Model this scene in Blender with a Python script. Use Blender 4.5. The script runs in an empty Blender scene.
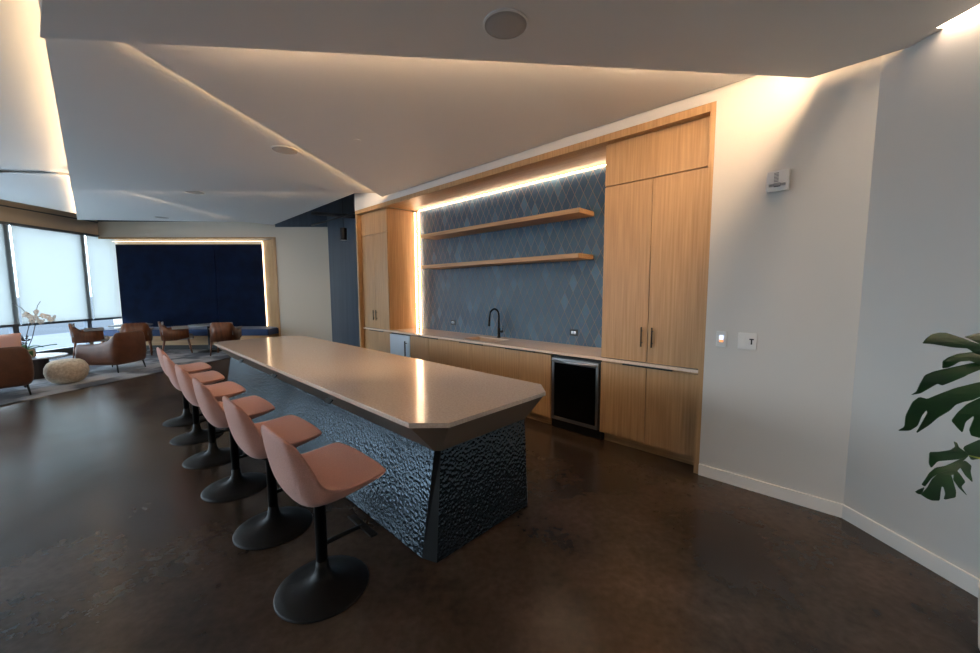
import bpy, bmesh, math, random
from mathutils import Vector, Matrix
from mathutils.geometry import tessellate_polygon
random.seed(7)
C = bpy.context.scene.collection
SC = bpy.context.scene
PI = math.pi
R45 = math.radians(45)
S2 = math.sqrt(.5)

# ------------------------------------------------------------------ materials
def lin(c):
    return tuple((x/12.92 if x <= .04045 else ((x+.055)/1.055)**2.4) for x in [v/255 for v in c]) + (1,)

def new_mat(name):
    m = bpy.data.materials.new(name); m.use_nodes = True
    nt = m.node_tree; nt.nodes.clear()
    out = nt.nodes.new('ShaderNodeOutputMaterial')
    return m, nt, out

def N(nt, t, **kw):
    n = nt.nodes.new(t)
    for k, v in kw.items():
        if k in n.inputs: n.inputs[k].default_value = v
        else: setattr(n, k, v)
    return n

def mat(name, col, rough=.5, metal=0., col2=None, scale=(6, 6, 6), detail=4, bump=0., bscale=60, spec=.5,
        lo=.35, hi=.65, rough2=None, sheen=0., coat=0.):
    m, nt, out = new_mat(name); L = nt.links.new
    p = N(nt, 'ShaderNodeBsdfPrincipled')
    p.inputs['Base Color'].default_value = lin(col)
    p.inputs['Roughness'].default_value = rough
    p.inputs['Metallic'].default_value = metal
    p.inputs['Specular IOR Level'].default_value = spec
    if sheen: p.inputs['Sheen Weight'].default_value = sheen
    if coat: p.inputs['Coat Weight'].default_value = coat
    L(p.outputs[0], out.inputs[0])
    tc = N(nt, 'ShaderNodeTexCoord')
    if col2 is not None or rough2 is not None:
        mp = N(nt, 'ShaderNodeMapping'); mp.inputs['Scale'].default_value = scale
        L(tc.outputs['Object'], mp.inputs[0])
        nz = N(nt, 'ShaderNodeTexNoise'); nz.inputs['Scale'].default_value = 1; nz.inputs['Detail'].default_value = detail
        L(mp.outputs[0], nz.inputs['Vector'])
        mr = N(nt, 'ShaderNodeMapRange'); mr.inputs['From Min'].default_value = lo; mr.inputs['From Max'].default_value = hi
        L(nz.outputs[0], mr.inputs[0])
        if col2 is not None:
            mx = N(nt, 'ShaderNodeMix', data_type='RGBA')
            mx.inputs[6].default_value = lin(col); mx.inputs[7].default_value = lin(col2)
            L(mr.outputs[0], mx.inputs[0]); L(mx.outputs[2], p.inputs['Base Color'])
        if rough2 is not None:
            r2 = N(nt, 'ShaderNodeMapRange'); r2.inputs['To Min'].default_value = rough; r2.inputs['To Max'].default_value = rough2
            L(mr.outputs[0], r2.inputs[0]); L(r2.outputs[0], p.inputs['Roughness'])
    if bump:
        n2 = N(nt, 'ShaderNodeTexNoise'); n2.inputs['Scale'].default_value = bscale; n2.inputs['Detail'].default_value = 3
        L(tc.outputs['Object'], n2.inputs['Vector'])
        b = N(nt, 'ShaderNodeBump'); b.inputs['Strength'].default_value = bump; b.inputs['Distance'].default_value = .01
        L(n2.outputs[0], b.inputs['Height']); L(b.outputs[0], p.inputs['Normal'])
    return m

def emit(name, col, strength):
    m, nt, out = new_mat(name)
    e = N(nt, 'ShaderNodeEmission'); e.inputs[0].default_value = lin(col); e.inputs[1].default_value = strength
    nt.links.new(e.outputs[0], out.inputs[0]); return m

M = {}
M['paint'] = mat('wall_paint', (212, 209, 204), .6, bump=.03, bscale=220)
M['ceil'] = mat('ceiling_paint', (228, 226, 222), .7, bump=.02, bscale=220)
M['header'] = mat('far_wall_paint', (206, 196, 180), .6)
M['base_paint'] = mat('baseboard_paint', (240, 235, 228), .4)
M['plenum'] = mat('plenum_paint', (30, 31, 34), .8)
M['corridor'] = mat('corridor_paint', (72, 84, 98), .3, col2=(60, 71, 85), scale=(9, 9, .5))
M['oak'] = mat('oak_veneer', (192, 154, 108), .45, col2=(164, 125, 83), scale=(55, 55, 1.6), detail=6, lo=.3, hi=.7)
M['oak_h'] = mat('oak_veneer_horizontal', (192, 154, 108), .45, col2=(164, 125, 83), scale=(1.6, 55, 55), detail=6, lo=.3, hi=.7)
M['walnut'] = mat('walnut', (112, 66, 38), .4, col2=(84, 46, 25), scale=(20, 20, 3), detail=5)
M['quartz'] = mat('quartz', (236, 217, 198), .13, col2=(224, 202, 182), scale=(70, 70, 70), detail=6, lo=.4, hi=.6)
M['black'] = mat('black_metal', (22, 22, 24), .35, metal=.6)
M['stoolblack'] = mat('stool_black', (7, 7, 8), .5, spec=.25)
M['blackmatte'] = mat('black_plastic', (14, 14, 15), .5)
M['bronze'] = mat('dark_bronze', (52, 46, 42), .35, metal=.7)
M['apron'] = mat('bronze_apron', (130, 113, 100), .42, metal=.1)
M['steel'] = mat('stainless', (190, 192, 194), .28, metal=1, rough2=.36, scale=(2, 2, 90))
M['steel_w'] = mat('white_steel', (200, 214, 228), .3, metal=.35)
M['darkglass'] = mat('dark_glass', (6, 7, 9), .06)
M['pink'] = mat('pink_fabric', (214, 158, 142), .85, col2=(200, 146, 130), scale=(180, 180, 180), bump=.25, bscale=500, sheen=.25)
M['white_pl'] = mat('white_plastic', (228, 226, 222), .4)
M['grey_pl'] = mat('grey_plastic', (120, 120, 120), .5)
M['grille'] = mat('speaker_grille', (178, 172, 166), .7, bump=.3, bscale=700)
M['leather'] = mat('brown_leather', (104, 64, 42), .42, col2=(88, 52, 34), scale=(8, 8, 8), bump=.12, bscale=150)
M['stonepouf'] = mat('cream_boucle', (236, 222, 200), .9, col2=(206, 188, 162), scale=(26, 26, 26), bump=.8, bscale=60)
M['marble'] = mat('marble', (150, 156, 164), .25, col2=(124, 130, 138), scale=(5, 5, 5), detail=8)
M['espresso'] = mat('espresso_wood', (46, 30, 24), .45, col2=(34, 22, 18), scale=(20, 20, 2))
M['greyfab'] = mat('grey_fabric', (150, 148, 148), .9, bump=.2, bscale=300)
M['cush'] = mat('rose_fabric', (232, 188, 176), .9, bump=.2, bscale=300)
M['navy'] = mat('navy_velvet', (8, 24, 52), .9, col2=(5, 16, 38), scale=(3, 3, 3), spec=.15)
M['blueseat'] = mat('blue_velvet', (26, 62, 112), .6, sheen=.2)
M['pot'] = mat('pot_ceramic', (206, 184, 156), .6, bump=.2, bscale=60)
M['leaf'] = mat('monstera_leaf', (26, 70, 28), .4, col2=(16, 50, 24), scale=(9, 9, 9), coat=.1)
M['stem'] = mat('plant_stem', (134, 150, 62), .5)
M['orchidleaf'] = mat('orchid_leaf', (52, 110, 44), .4)
M['petal'] = mat('orchid_petal', (250, 240, 228), .6)
M['twig'] = mat('twig', (58, 44, 34), .7)
M['soil'] = mat('soil', (44, 32, 24), .95, bump=.6, bscale=80)
M['copper'] = mat('warm_brass', (190, 150, 110), .35, metal=.8)
M['sink'] = mat('sink_composite', (196, 172, 148), .35)
M['frame_al'] = mat('aluminium', (120, 130, 140), .45, metal=.5)
M['frame_dk'] = mat('dark_aluminium', (104, 112, 120), .45, metal=.5)
M['chrome'] = mat('chrome', (225, 225, 228), .12, metal=1)
M['orange'] = emit('screen_orange', (255, 150, 90), 1.2)
M['screen'] = emit('screen_blue_white', (200, 215, 255), 1.5)
M['led'] = emit('led_warm_strip', (255, 214, 170), 104)
M['led_mid'] = emit('led_warm_strip_medium', (255, 208, 150), 26)
M['led_soft'] = emit('led_warm_strip_soft', (255, 222, 186), 50)
M['led_sink'] = emit('led_backsplash', (255, 222, 186), 27)
M['led_slot'] = emit('led_slot_strip', (255, 216, 166), 17)
M['led_niche'] = emit('led_niche_strip', (255, 222, 180), 4)
M['led_wall'] = emit('led_wall_strip', (255, 226, 196), 130)

# polished concrete
def floor_mat():
    m, nt, out = new_mat('polished_concrete'); L = nt.links.new
    p = N(nt, 'ShaderNodeBsdfPrincipled'); L(p.outputs[0], out.inputs[0])
    tc = N(nt, 'ShaderNodeTexCoord')
    n1 = N(nt, 'ShaderNodeTexNoise'); n1.inputs['Scale'].default_value = 1.6; n1.inputs['Detail'].default_value = 7; n1.inputs['Roughness'].default_value = .5
    L(tc.outputs['Object'], n1.inputs['Vector'])
    r1 = N(nt, 'ShaderNodeValToRGB')
    r1.color_ramp.elements[0].position = .32; r1.color_ramp.elements[0].color = lin((44, 34, 27))
    r1.color_ramp.elements[1].position = .68; r1.color_ramp.elements[1].color = lin((80, 65, 54))
    L(n1.outputs[0], r1.inputs[0])
    n2 = N(nt, 'ShaderNodeTexNoise'); n2.inputs['Scale'].default_value = 22; n2.inputs['Detail'].default_value = 6
    L(tc.outputs['Object'], n2.inputs['Vector'])
    mx = N(nt, 'ShaderNodeMix', data_type='RGBA', blend_type='OVERLAY'); mx.inputs[0].default_value = .5
    L(r1.outputs[0], mx.inputs[6]); L(n2.outputs[0], mx.inputs[7]); n4 = N(nt, 'ShaderNodeTexNoise'); n4.inputs['Scale'].default_value = 11; n4.inputs['Detail'].default_value = 10; n4.inputs['Roughness'].default_value = .75
    L(tc.outputs['Object'], n4.inputs['Vector'])
    r4 = N(nt, 'ShaderNodeMapRange'); r4.inputs['From Min'].default_value = .68; r4.inputs['From Max'].default_value = .76
    L(n4.outputs[0], r4.inputs[0])
    m4 = N(nt, 'ShaderNodeMix', data_type='RGBA'); m4.inputs[7].default_value = lin((104, 88, 74))
    L(r4.outputs[0], m4.inputs[0]); L(mx.outputs[2], m4.inputs[6]); L(m4.outputs[2], p.inputs['Base Color'])
    r3 = N(nt, 'ShaderNodeMapRange'); r3.inputs['From Min'].default_value = .3; r3.inputs['From Max'].default_value = .7
    r3.inputs['To Min'].default_value = .2; r3.inputs['To Max'].default_value = .268
    L(n1.outputs[0], r3.inputs[0]); L(r3.outputs[0], p.inputs['Roughness'])
    p.inputs['Specular IOR Level'].default_value = .45
    return m
M['floor'] = floor_mat()

# lozenge tiles (object space x along wall, z up)
def tile_mat():
    m, nt, out = new_mat('lozenge_tile'); L = nt.links.new
    p = N(nt, 'ShaderNodeBsdfPrincipled'); L(p.outputs[0], out.inputs[0])
    tc = N(nt, 'ShaderNodeTexCoord'); sx = N(nt, 'ShaderNodeSeparateXYZ'); L(tc.outputs['Object'], sx.inputs[0])
    def ma(op, a, b=None):
        n = N(nt, 'ShaderNodeMath', operation=op)
        for i, v in enumerate((a, b)):
            if v is None: continue
            if isinstance(v, (int, float)): n.inputs[i].default_value = v
            else: L(v, n.inputs[i])
        return n.outputs[0]
    xs = ma('DIVIDE', sx.outputs[0], .125); zs = ma('DIVIDE', sx.outputs[2], .245)
    a = ma('ADD', xs, zs); b = ma('SUBTRACT', xs, zs)
    fa = ma('FRACT', a); fb = ma('FRACT', b)
    da = ma('MINIMUM', fa, ma('SUBTRACT', 1., fa)); db = ma('MINIMUM', fb, ma('SUBTRACT', 1., fb))
    d = ma('MINIMUM', da, db)
    g = N(nt, 'ShaderNodeMapRange'); g.inputs['From Min'].default_value = .010; g.inputs['From Max'].default_value = .024
    L(d, g.inputs[0])
    cb = N(nt, 'ShaderNodeCombineXYZ'); L(ma('FLOOR', a), cb.inputs[0]); L(ma('FLOOR', b), cb.inputs[1])
    wn = N(nt, 'ShaderNodeTexWhiteNoise', noise_dimensions='3D'); L(cb.outputs[0], wn.inputs['Vector'])
    rp = N(nt, 'ShaderNodeValToRGB')
    rp.color_ramp.elements[0].position = 0.; rp.color_ramp.elements[0].color = lin((54, 84, 110))
    rp.color_ramp.elements[1].position = 1.; rp.color_ramp.elements[1].color = lin((82, 118, 146))
    e = rp.color_ramp.elements.new(.8); e.color = lin((64, 96, 122))
    L(wn.outputs['Value'], rp.inputs[0])
    nz = N(nt, 'ShaderNodeTexNoise'); nz.inputs['Scale'].default_value = 30; L(tc.outputs['Object'], nz.inputs['Vector'])
    m1 = N(nt, 'ShaderNodeMix', data_type='RGBA', blend_type='MULTIPLY'); m1.inputs[0].default_value = .35
    L(rp.outputs[0], m1.inputs[6]); L(nz.outputs['Color'], m1.inputs[7])
    mx = N(nt, 'ShaderNodeMix', data_type='RGBA'); mx.inputs[6].default_value = lin((150, 122, 98))
    L(g.outputs[0], mx.inputs[0]); L(m1.outputs[2], mx.inputs[7]); L(mx.outputs[2], p.inputs['Base Color'])
    p.inputs['Roughness'].default_value = .42; p.inputs['Specular IOR Level'].default_value = .4
    bp = N(nt, 'ShaderNodeBump'); bp.inputs['Strength'].default_value = .5; bp.inputs['Distance'].default_value = .004
    L(g.outputs[0], bp.inputs['Height']); L(bp.outputs[0], p.inputs['Normal'])
    return m
M['tile'] = tile_mat()

def hammered_mat():
    m, nt, out = new_mat('hammered_metal'); L = nt.links.new
    p = N(nt, 'ShaderNodeBsdfPrincipled'); L(p.outputs[0], out.inputs[0])
    p.inputs['Base Color'].default_value = lin((70, 80, 88)); p.inputs['Metallic'].default_value = .95
    p.inputs['Roughness'].default_value = .24
    tc = N(nt, 'ShaderNodeTexCoord')
    w = N(nt, 'ShaderNodeTexNoise'); w.inputs['Scale'].default_value = 14; L(tc.outputs['Object'], w.inputs['Vector'])
    ad = N(nt, 'ShaderNodeVectorMath', operation='MULTIPLY_ADD'); ad.inputs[1].default_value = (.02, .02, .02)
    L(w.outputs['Color'], ad.inputs[0]); L(tc.outputs['Object'], ad.inputs[2])
    v = N(nt, 'ShaderNodeTexVoronoi', feature='SMOOTH_F1'); v.inputs['Scale'].default_value = 46; v.inputs['Smoothness'].default_value = .6
    L(ad.outputs[0], v.inputs['Vector'])
    b = N(nt, 'ShaderNodeBump'); b.inputs['Strength'].default_value = .5; b.inputs['Distance'].default_value = .010
    L(v.outputs['Distance'], b.inputs['Height']); L(b.outputs[0], p.inputs['Normal'])
    return m
M['hammer'] = hammered_mat()

def rug_mat():
    m, nt, out = new_mat('rug_wool'); L = nt.links.new
    p = N(nt, 'ShaderNodeBsdfPrincipled'); L(p.outputs[0], out.inputs[0]); p.inputs['Roughness'].default_value = .95
    tc = N(nt, 'ShaderNodeTexCoord')
    n1 = N(nt, 'ShaderNodeTexNoise'); n1.inputs['Scale'].default_value = 1.3; n1.inputs['Detail'].default_value = 5
    L(tc.outputs['Object'], n1.inputs['Vector'])
    r = N(nt, 'ShaderNodeValToRGB'); r.color_ramp.interpolation = 'EASE'
    r.color_ramp.elements[0].position = .42; r.color_ramp.elements[0].color = lin((92, 96, 106))
    r.color_ramp.elements[1].position = .56; r.color_ramp.elements[1].color = lin((176, 178, 182))
    L(n1.outputs[0], r.inputs[0])
    n2 = N(nt, 'ShaderNodeTexNoise'); n2.inputs['Scale'].default_value = 90; L(tc.outputs['Object'], n2.inputs['Vector'])
    mx = N(nt, 'ShaderNodeMix', data_type='RGBA', blend_type='MULTIPLY'); mx.inputs[0].default_value = .5
    L(r.outputs[0], mx.inputs[6]); L(n2.outputs['Color'], mx.inputs[7]); L(mx.outputs[2], p.inputs['Base Color'])
    return m
M['rug'] = rug_mat()

def glass_mat():
    m, nt, out = new_mat('window_glass'); L = nt.links.new
    t = N(nt, 'ShaderNodeBsdfTransparent'); t.inputs[0].default_value = (.9, .95, .97, 1)
    g = N(nt, 'ShaderNodeBsdfGlossy'); g.inputs['Roughness'].default_value = .02
    f = N(nt, 'ShaderNodeFresnel'); f.inputs[0].default_value = 1.45
    ge = N(nt, 'ShaderNodeNewGeometry'); iv = N(nt, 'ShaderNodeMath', operation='SUBTRACT'); iv.inputs[0].default_value = 1; L(ge.outputs['Backfacing'], iv.inputs[1])
    mu = N(nt, 'ShaderNodeMath', operation='MULTIPLY'); L(f.outputs[0], mu.inputs[0]); L(iv.outputs[0], mu.inputs[1])
    mx = N(nt, 'ShaderNodeMixShader'); L(mu.outputs[0], mx.inputs[0]); L(t.outputs[0], mx.inputs[1]); L(g.outputs[0], mx.inputs[2])
    L(mx.outputs[0], out.inputs[0]); return m
M['glass'] = glass_mat()

def blind_mat():
    m, nt, out = new_mat('solar_screen'); L = nt.links.new
    t = N(nt, 'ShaderNodeBsdfTransparent'); t.inputs[0].default_value = (1, 1, 1, 1)
    tr = N(nt, 'ShaderNodeBsdfTranslucent'); tr.inputs[0].default_value = lin((190, 190, 186))
    d = N(nt, 'ShaderNodeBsdfDiffuse'); d.inputs[0].default_value = lin((150, 152, 154))
    m1 = N(nt, 'ShaderNodeMixShader'); m1.inputs[0].default_value = .15; L(tr.outputs[0], m1.inputs[1]); L(d.outputs[0], m1.inputs[2])
    m2 = N(nt, 'ShaderNodeMixShader'); m2.inputs[0].default_value = .04; L(m1.outputs[0], m2.inputs[1]); L(t.outputs[0], m2.inputs[2])
    L(m2.outputs[0], out.inputs[0]); return m
M['blind'] = blind_mat()
M['ext_white'] = mat('pale_ground', (88, 89, 91), .95)
M['ext_bounce'] = mat('pale_bounce', (226, 226, 224), .8)
M['ext_water'] = mat('grey_water', (36, 42, 48), .95)

# ------------------------------------------------------------------ mesh helpers
class MB:
    def __init__(s): s.bm = bmesh.new()
    def box(s, x0, x1, y0, y1, z0, z1, bev=0):
        r = bmesh.ops.create_cube(s.bm, size=1)
        for v in r['verts']:
            v.co = Vector(((x0+x1)/2+v.co.x*(x1-x0), (y0+y1)/2+v.co.y*(y1-y0), (z0+z1)/2+v.co.z*(z1-z0)))
        if bev:
            es = list({e for v in r['verts'] for e in v.link_edges})
            bmesh.ops.bevel(s.bm, geom=es, offset=bev, segments=2, affect='EDGES', profile=.5)
        return s
    def prism(s, poly, z0, z1):
        return s.loft([[(x, y, z0) for x, y in poly], [(x, y, z1) for x, y in poly]])
    def loft(s, rings, cap=True, closed=True):
        R = [[s.bm.verts.new(p) for p in r] for r in rings]
        n = len(R[0])
        for a, b in zip(R, R[1:]):
            for i in range(n if closed else n-1):
                j = (i+1) % n
                s.bm.faces.new((a[i], a[j], b[j], b[i]))
        if cap:
            s.bm.faces.new(R[0][::-1]); s.bm.faces.new(R[-1])
        return s
    def lathe(s, prof, c=(0, 0), n=32, sx=1, sy=1):
        return s.loft([[(c[0]+r*sx*math.cos(2*PI*i/n), c[1]+r*sy*math.sin(2*PI*i/n), z) for i in range(n)] for r, z in prof])
    def tube(s, pts, r, n=10):
        pts = [Vector(p) for p in pts]; rings = []
        rr = r if isinstance(r, (list, tuple)) else [r]*len(pts)
        for i, p in enumerate(pts):
            t = (pts[min(i+1, len(pts)-1)]-pts[max(i-1, 0)]).normalized()
            a = Vector((0, 0, 1)) if abs(t.z) < .95 else Vector((1, 0, 0))
            if i == 0 or True:
                u = t.cross(a).normalized()
                if rings and u.dot(pu) < 0: u = -u
            pu = u; w = t.cross(u)
            rings.append([p+(u*math.cos(2*PI*k/n)+w*math.sin(2*PI*k/n))*rr[i] for k in range(n)])
        return s.loft(rings)
    def poly3(s, pts, th):
        """thin sheet of real thickness from a 3D outline, th = offset vector"""
        a = [s.bm.verts.new(p) for p in pts]; b = [s.bm.verts.new(Vector(p)+th) for p in pts]
        f1 = s.bm.faces.new(a); f2 = s.bm.faces.new(b[::-1])
        n = len(a)
        for i in range(n): s.bm.faces.new((a[(i+1) % n], a[i], b[i], b[(i+1) % n]))
        bmesh.ops.triangulate(s.bm, faces=[f1, f2], ngon_method='EAR_CLIP')
        return s
    def build(s, name, m, parent=None, smooth=False, loc=None, rotz=0, sub=0, bevel=0):
        bmesh.ops.recalc_face_normals(s.bm, faces=s.bm.faces[:])
        me = bpy.data.meshes.new(name); s.bm.to_mesh(me); s.bm.free()
        me.materials.append(M[m] if isinstance(m, str) else m)
        o = bpy.data.objects.new(name, me); C.objects.link(o)
        if parent: o.parent = parent
        if loc: o.location = loc
        if rotz: o.rotation_euler.z = rotz
        if smooth:
            for p in me.polygons: p.use_smooth = True
        if bevel:
            b = o.modifiers.new('b', 'BEVEL'); b.width = bevel; b.segments = 2; b.limit_method = 'ANGLE'
        if sub:
            d = o.modifiers.new('s', 'SUBSURF'); d.levels = sub; d.render_levels = sub
        return o

def tag(o, label=None, cat=None, group=None, kind=None):
    if label: o['label'] = label
    if cat: o['category'] = cat
    if group: o['group'] = group
    if kind: o['kind'] = kind
    return o
def thing(name, label, cat, loc=(0, 0, 0), rotz=0, group=None):
    o = bpy.data.objects.new(name, None); C.objects.link(o)
    o.empty_display_size = .1; o.location = loc; o.rotation_euler = (0, 0, rotz)
    return tag(o, label, cat, group)
def struct(o, label=None): 
    if label: o['label'] = label
    o['kind'] = 'structure'; return o
def dup(root, loc, rotz, label, group=None):
    r = root.copy(); C.objects.link(r); r.location = loc; r.rotation_euler = (0, 0, rotz); r['label'] = label
    if group: r['group'] = group
    for ch in list(root.children):
        c = ch.copy(); C.objects.link(c); c.parent = r
        for g in ch.children:
            d = g.copy(); C.objects.link(d); d.parent = c
    return r
def UD(u, d, z=0): return ((u-d)*S2, (u+d)*S2, z)

# ------------------------------------------------------------------ camera
F = 385.1; PIT = .0936; YAW = .7685; ROL = -.0039; H = 1.624
fw = Vector((-math.sin(YAW)*math.cos(PIT), math.cos(YAW)*math.cos(PIT), -math.sin(PIT)))
rt = Vector((math.cos(YAW), math.sin(YAW), 0)); up = rt.cross(fw)
cr = rt*math.cos(ROL)+up*math.sin(ROL); cu = up*math.cos(ROL)-rt*math.sin(ROL)
cam = bpy.data.cameras.new('camera'); cam.sensor_width = 36; cam.lens = F*36/980; cam.clip_start = .05; cam.clip_end = 5000
co = bpy.data.objects.new('camera', cam); C.objects.link(co)
mw = Matrix.Identity(4)
for i in range(3): mw[i][0] = cr[i]; mw[i][1] = cu[i]; mw[i][2] = -fw[i]
mw[0][3], mw[1][3], mw[2][3] = 0, 0, H
co.matrix_world = mw; SC.camera = co
def ray_at(px, py, depth):
    u = (px-490)/F; w = -(py-326.5)/F
    return Vector((0, 0, H))+(fw+cr*u+cu*w)*depth

# ------------------------------------------------------------------ room shell
DECK = 4.4
YW = 3.625
WU = -10.9; WD = 11.3; BD = -5.0
struct(MB().box(WU-.25, 6.2, BD-.3, 12.2, -.2, 0).build('floor', 'floor', rotz=R45), 'polished dark brown concrete floor')
struct(MB().box(WU-.25, 6.2, BD-.3, 12.2, DECK, DECK+.2).build('ceiling', 'plenum', rotz=R45), 'dark exposed structure above the ceiling panels')
# kitchen wall, right of and above the niche
w = MB()
w.box(-.948, .3, YW, 4.6, 0, DECK); w.box(-7.08, -.948, YW, 4.6, 3.142, DECK)
w.box(-7.08, -.955, 4.34, 4.6, 0, 3.142); w.box(-7.08, -7.12, YW+.06, 4.85, 0, 3.142)
struct(w.build('wall_kitchen', 'paint'), 'off-white wall around the kitchen niche')
# right wall, angled
RA = math.atan2(-.652, .758); RC = (-.014, 3.629, 0)
RD = Vector((.758, -.652)); RO = Vector((.652, .758))
def RW(t, g=0): q = Vector(RC[:2])+RD*t-RO*g; return (q.x, q.y)
struct(MB().box(-.2, 8.2, 0, .2, 0, DECK).build('wall_right', 'paint', loc=RC, rotz=RA), 'off-white angled wall behind the monstera')
struct(MB().box(WU-.3, 4.5, BD-.2, BD, 0, DECK).build('wall_rear', 'paint', rotz=R45), 'plain wall behind the viewer')
struct(MB().box(-11.6, -5.5, 4.85, 5.05, 0, DECK).build('wall_corridor', 'corridor'), 'blue grey wall of the side recess')
# far wall: header over the upholstered niche, plain panel to its right, back of the niche
NL, NR = WU, -5.93
w = MB(); w.box(NL-.3, NR, WD, WD+.62, 3.16, 3.60); w.box(NR, -4.43, WD, WD+.62, 0, 3.445)
w.box(NL-.3, NR, WD+.52, WD+.62, 0, 3.16)
struct(w.build('wall_far', 'header', rotz=R45), 'warm off-white far wall around the dark blue niche')
struct(MB().box(NL-.3, -4.43, WD+.01, WD+.62, 3.60, DECK).box(NR, -4.43, WD+.01, WD+.62, 3.445, 3.60).build('wall_far_shaded', 'corridor', rotz=R45), 'upper part of the far wall, shade put into its grey colour')  # darker grey stands in for the shade on the wall above the ceiling line
struct(MB().box(WU-.25, WU, BD, WD+.6, 3.23, DECK).build('wall_window_header', 'header', rotz=R45), 'header above the windows')
struct(MB().box(WU-.25, WU-.02, BD, WD+.6, 0, .12).build('wall_window_sill', 'frame_dk', rotz=R45), 'low dark upstand under the windows')
struct(MB().box(WU, WU+.02, BD, WD, 3.565, 3.595).build('trim_1', 'frame_dk', rotz=R45), 'dark reveal line above the windows')
# baseboards
struct(MB().box(-.947, -.012, YW-.02, YW, 0, .10, .003).build('baseboard_kitchen', 'base_paint'))
struct(MB().box(.0, 8, -.016, 0, 0, .10, .003).build('baseboard_right', 'base_paint', loc=RC, rotz=RA))

# ---- layered ceiling panels with concealed light strips lying on their edges
def panel(name, poly, z, label, strips=(), th=.02):
    o = struct(MB().prism(poly, z, z+th).build(name, 'ceil'), label)
    for (a, b, inset, m, dz) in strips:
        a = Vector((a[0], a[1], 0)); b = Vector((b[0], b[1], 0)); d = (b-a); L = d.length; d.normalize()
        nrm = Vector((-d.y, d.x, 0)) * inset
        mb = MB(); mb.box(0, L, -.008, .008, 0, .012)
        s = mb.build('light_strip', m, o); s.location = (a.x+nrm.x, a.y+nrm.y, z+th+dz); s.rotation_euler.z = math.atan2(d.y, d.x)
    return o
ZS, ZB, ZC, ZD, ZE = 3.07, 3.227, 3.285, 3.335, 3.385
S_A, S_B, S_C = (-3.476, -.096), (-.356, 3.546), RW(.15, .002)
S_poly = [S_A, RW(4.85, .05), RW(.325, .05), RW(.325, .002), S_C, S_B]
panel('ceiling_panel', S_poly, ZS, 'lowest ceiling panel with the large round speaker',
      [((-3.05, .401), (-.40, 3.495), -.03, 'led', .07), (RW(.335, .05), RW(4.8, .05), .02, 'led_wall', .04)])
B_A, B_T = (-6.047, 3.60), (-3.289, -.06)
panel('ceiling_panel', [B_A, B_T, (3.4, -.06), (-.06, 3.60)], ZB, 'long triangular ceiling panel in front of the oak cabinets',
      [(B_A, B_T, .012, 'led_mid', 0)])
C_A, C_F = (-9.416, -.089), (-6.025, 3.60)
panel('ceiling_panel', [C_A, (3.6, -.089), (-.06, 3.60), C_F], ZC, 'middle ceiling panel above the far end of the stools',
      [((-9.35, -.02), C_F, -.012, 'led_soft', 0), (C_A, (3.5, -.089), .03, 'led_slot', .03)])
panel('ceiling_panel', [(-8.75, .1), (-5.9, 3.36), (-6.53, 3.357), (-11.135, 3.427), (-11.138, 2.796)], ZD, 'triangular ceiling panel before the far wall',
      [((-8.75, .1), (-11.138, 2.796), .012, 'led_soft', 0)])
panel('ceiling_panel', [(-8.7, -.089), (-13.98, -.089), (-11.0, 3.42), (-8, 3.3)], ZE, 'highest triangular ceiling panel at the far wall',
      [((-9.0, -.089), (-13.9, -.089), -.03, 'led_slot', 0)])
# ceiling to the left of the light slot
def ud_poly(pts): return [((u-d)*S2, (u+d)*S2) for u, d in pts]
panel('ceiling_panel', [(5, .5), (-9.75, .5), (-9.37, -.238), (-9.0, -.776), (-8.0, -3.6), (-7, -14), (5, -14)], 3.50, 'bright ceiling left of the light slot')
panel('ceiling_panel', [(-9.1, .5), (-14.1, .5), (-13.5, -.1), (-12.46, -1.11), (-6.4, -7.17), (-7.4, -7.0), (-9.82, -.842), (-9.25, -.22)], 3.47, 'ceiling panel over the windows',
      [((-13.3, -.3), (-6.5, -7.1), .03, 'led_slot', .01)])
panel('ceiling_panel', [(-8.6, .45), (-11, .45), (-8.5, -14), (-6.0, -14)], 3.525, 'recessed ceiling wedge left of the light slot')

# ------------------------------------------------------------------ windows, blinds, exterior
md = [12.0, 10.93, 9.24, 7.55, 5.86, 4.17, 2.48, .79, -.9, -2.59, -4.28]
for i in range(len(md)-1):
    d1, d0 = md[i], md[i+1]
    d1 = min(d1, WD+.5)
    f = MB()
    u0, u1 = WU-.13, WU-.03
    f.box(u0, u1, d0-.15, d0-.03, .12, 3.23); f.box(u0, u1, d0, d1, .12, .17); f.box(u0, u1, d0, d1, 3.18, 3.23)
    f.box(u0, u1, d0, d1, .82, .855)
    o = struct(f.build('window_%d' % (i+1), 'frame_dk', rotz=R45), 'tall window bay in the window wall')
    MB().box(WU-.085, WU-.079, d0-.03, d1-.15 if i else d1-.05, .17, 3.18).build('glass_pane', 'glass', o)
lab = ['light grey roller blind in the narrow bay beside the dark blue wall',
       'light grey roller blind in the wide bay behind the orchid',
       'light grey roller blind in the bay cut by the frame edge, nearest the pink cushions']
for i in range(3):
    d1, d0 = min(md[i], WD+.5), md[i+1]
    t = thing('roller_blind', lab[i], 'blind', UD(WU-.01, (d0+d1)/2, .88), R45)
    hw = (d1-d0)/2-.022
    MB().box(.004, .007, -hw, hw, 0, 2.30).build('blind_fabric', 'blind', t)
    MB().box(-.004, .016, -hw, hw, -.03, .0).build('hem_bar', 'frame_dk', t)
    MB().box(-.015, .035, -hw, hw, 2.28, 2.345).build('head_box', 'frame_al', t)
struct(MB().box(-430, -250, -430, 430, -41, -40).build('exterior_ground', 'ext_white', rotz=R45), 'grey shore far below the windows')
struct(MB().box(-250, 40, -430, 430, -41, -40).build('exterior_bounce', 'ext_bounce', rotz=R45), 'unseen pale ground added to bounce daylight onto the ceilings')  # added out of view, kept pale to reflect daylight up to the ceilings
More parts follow.
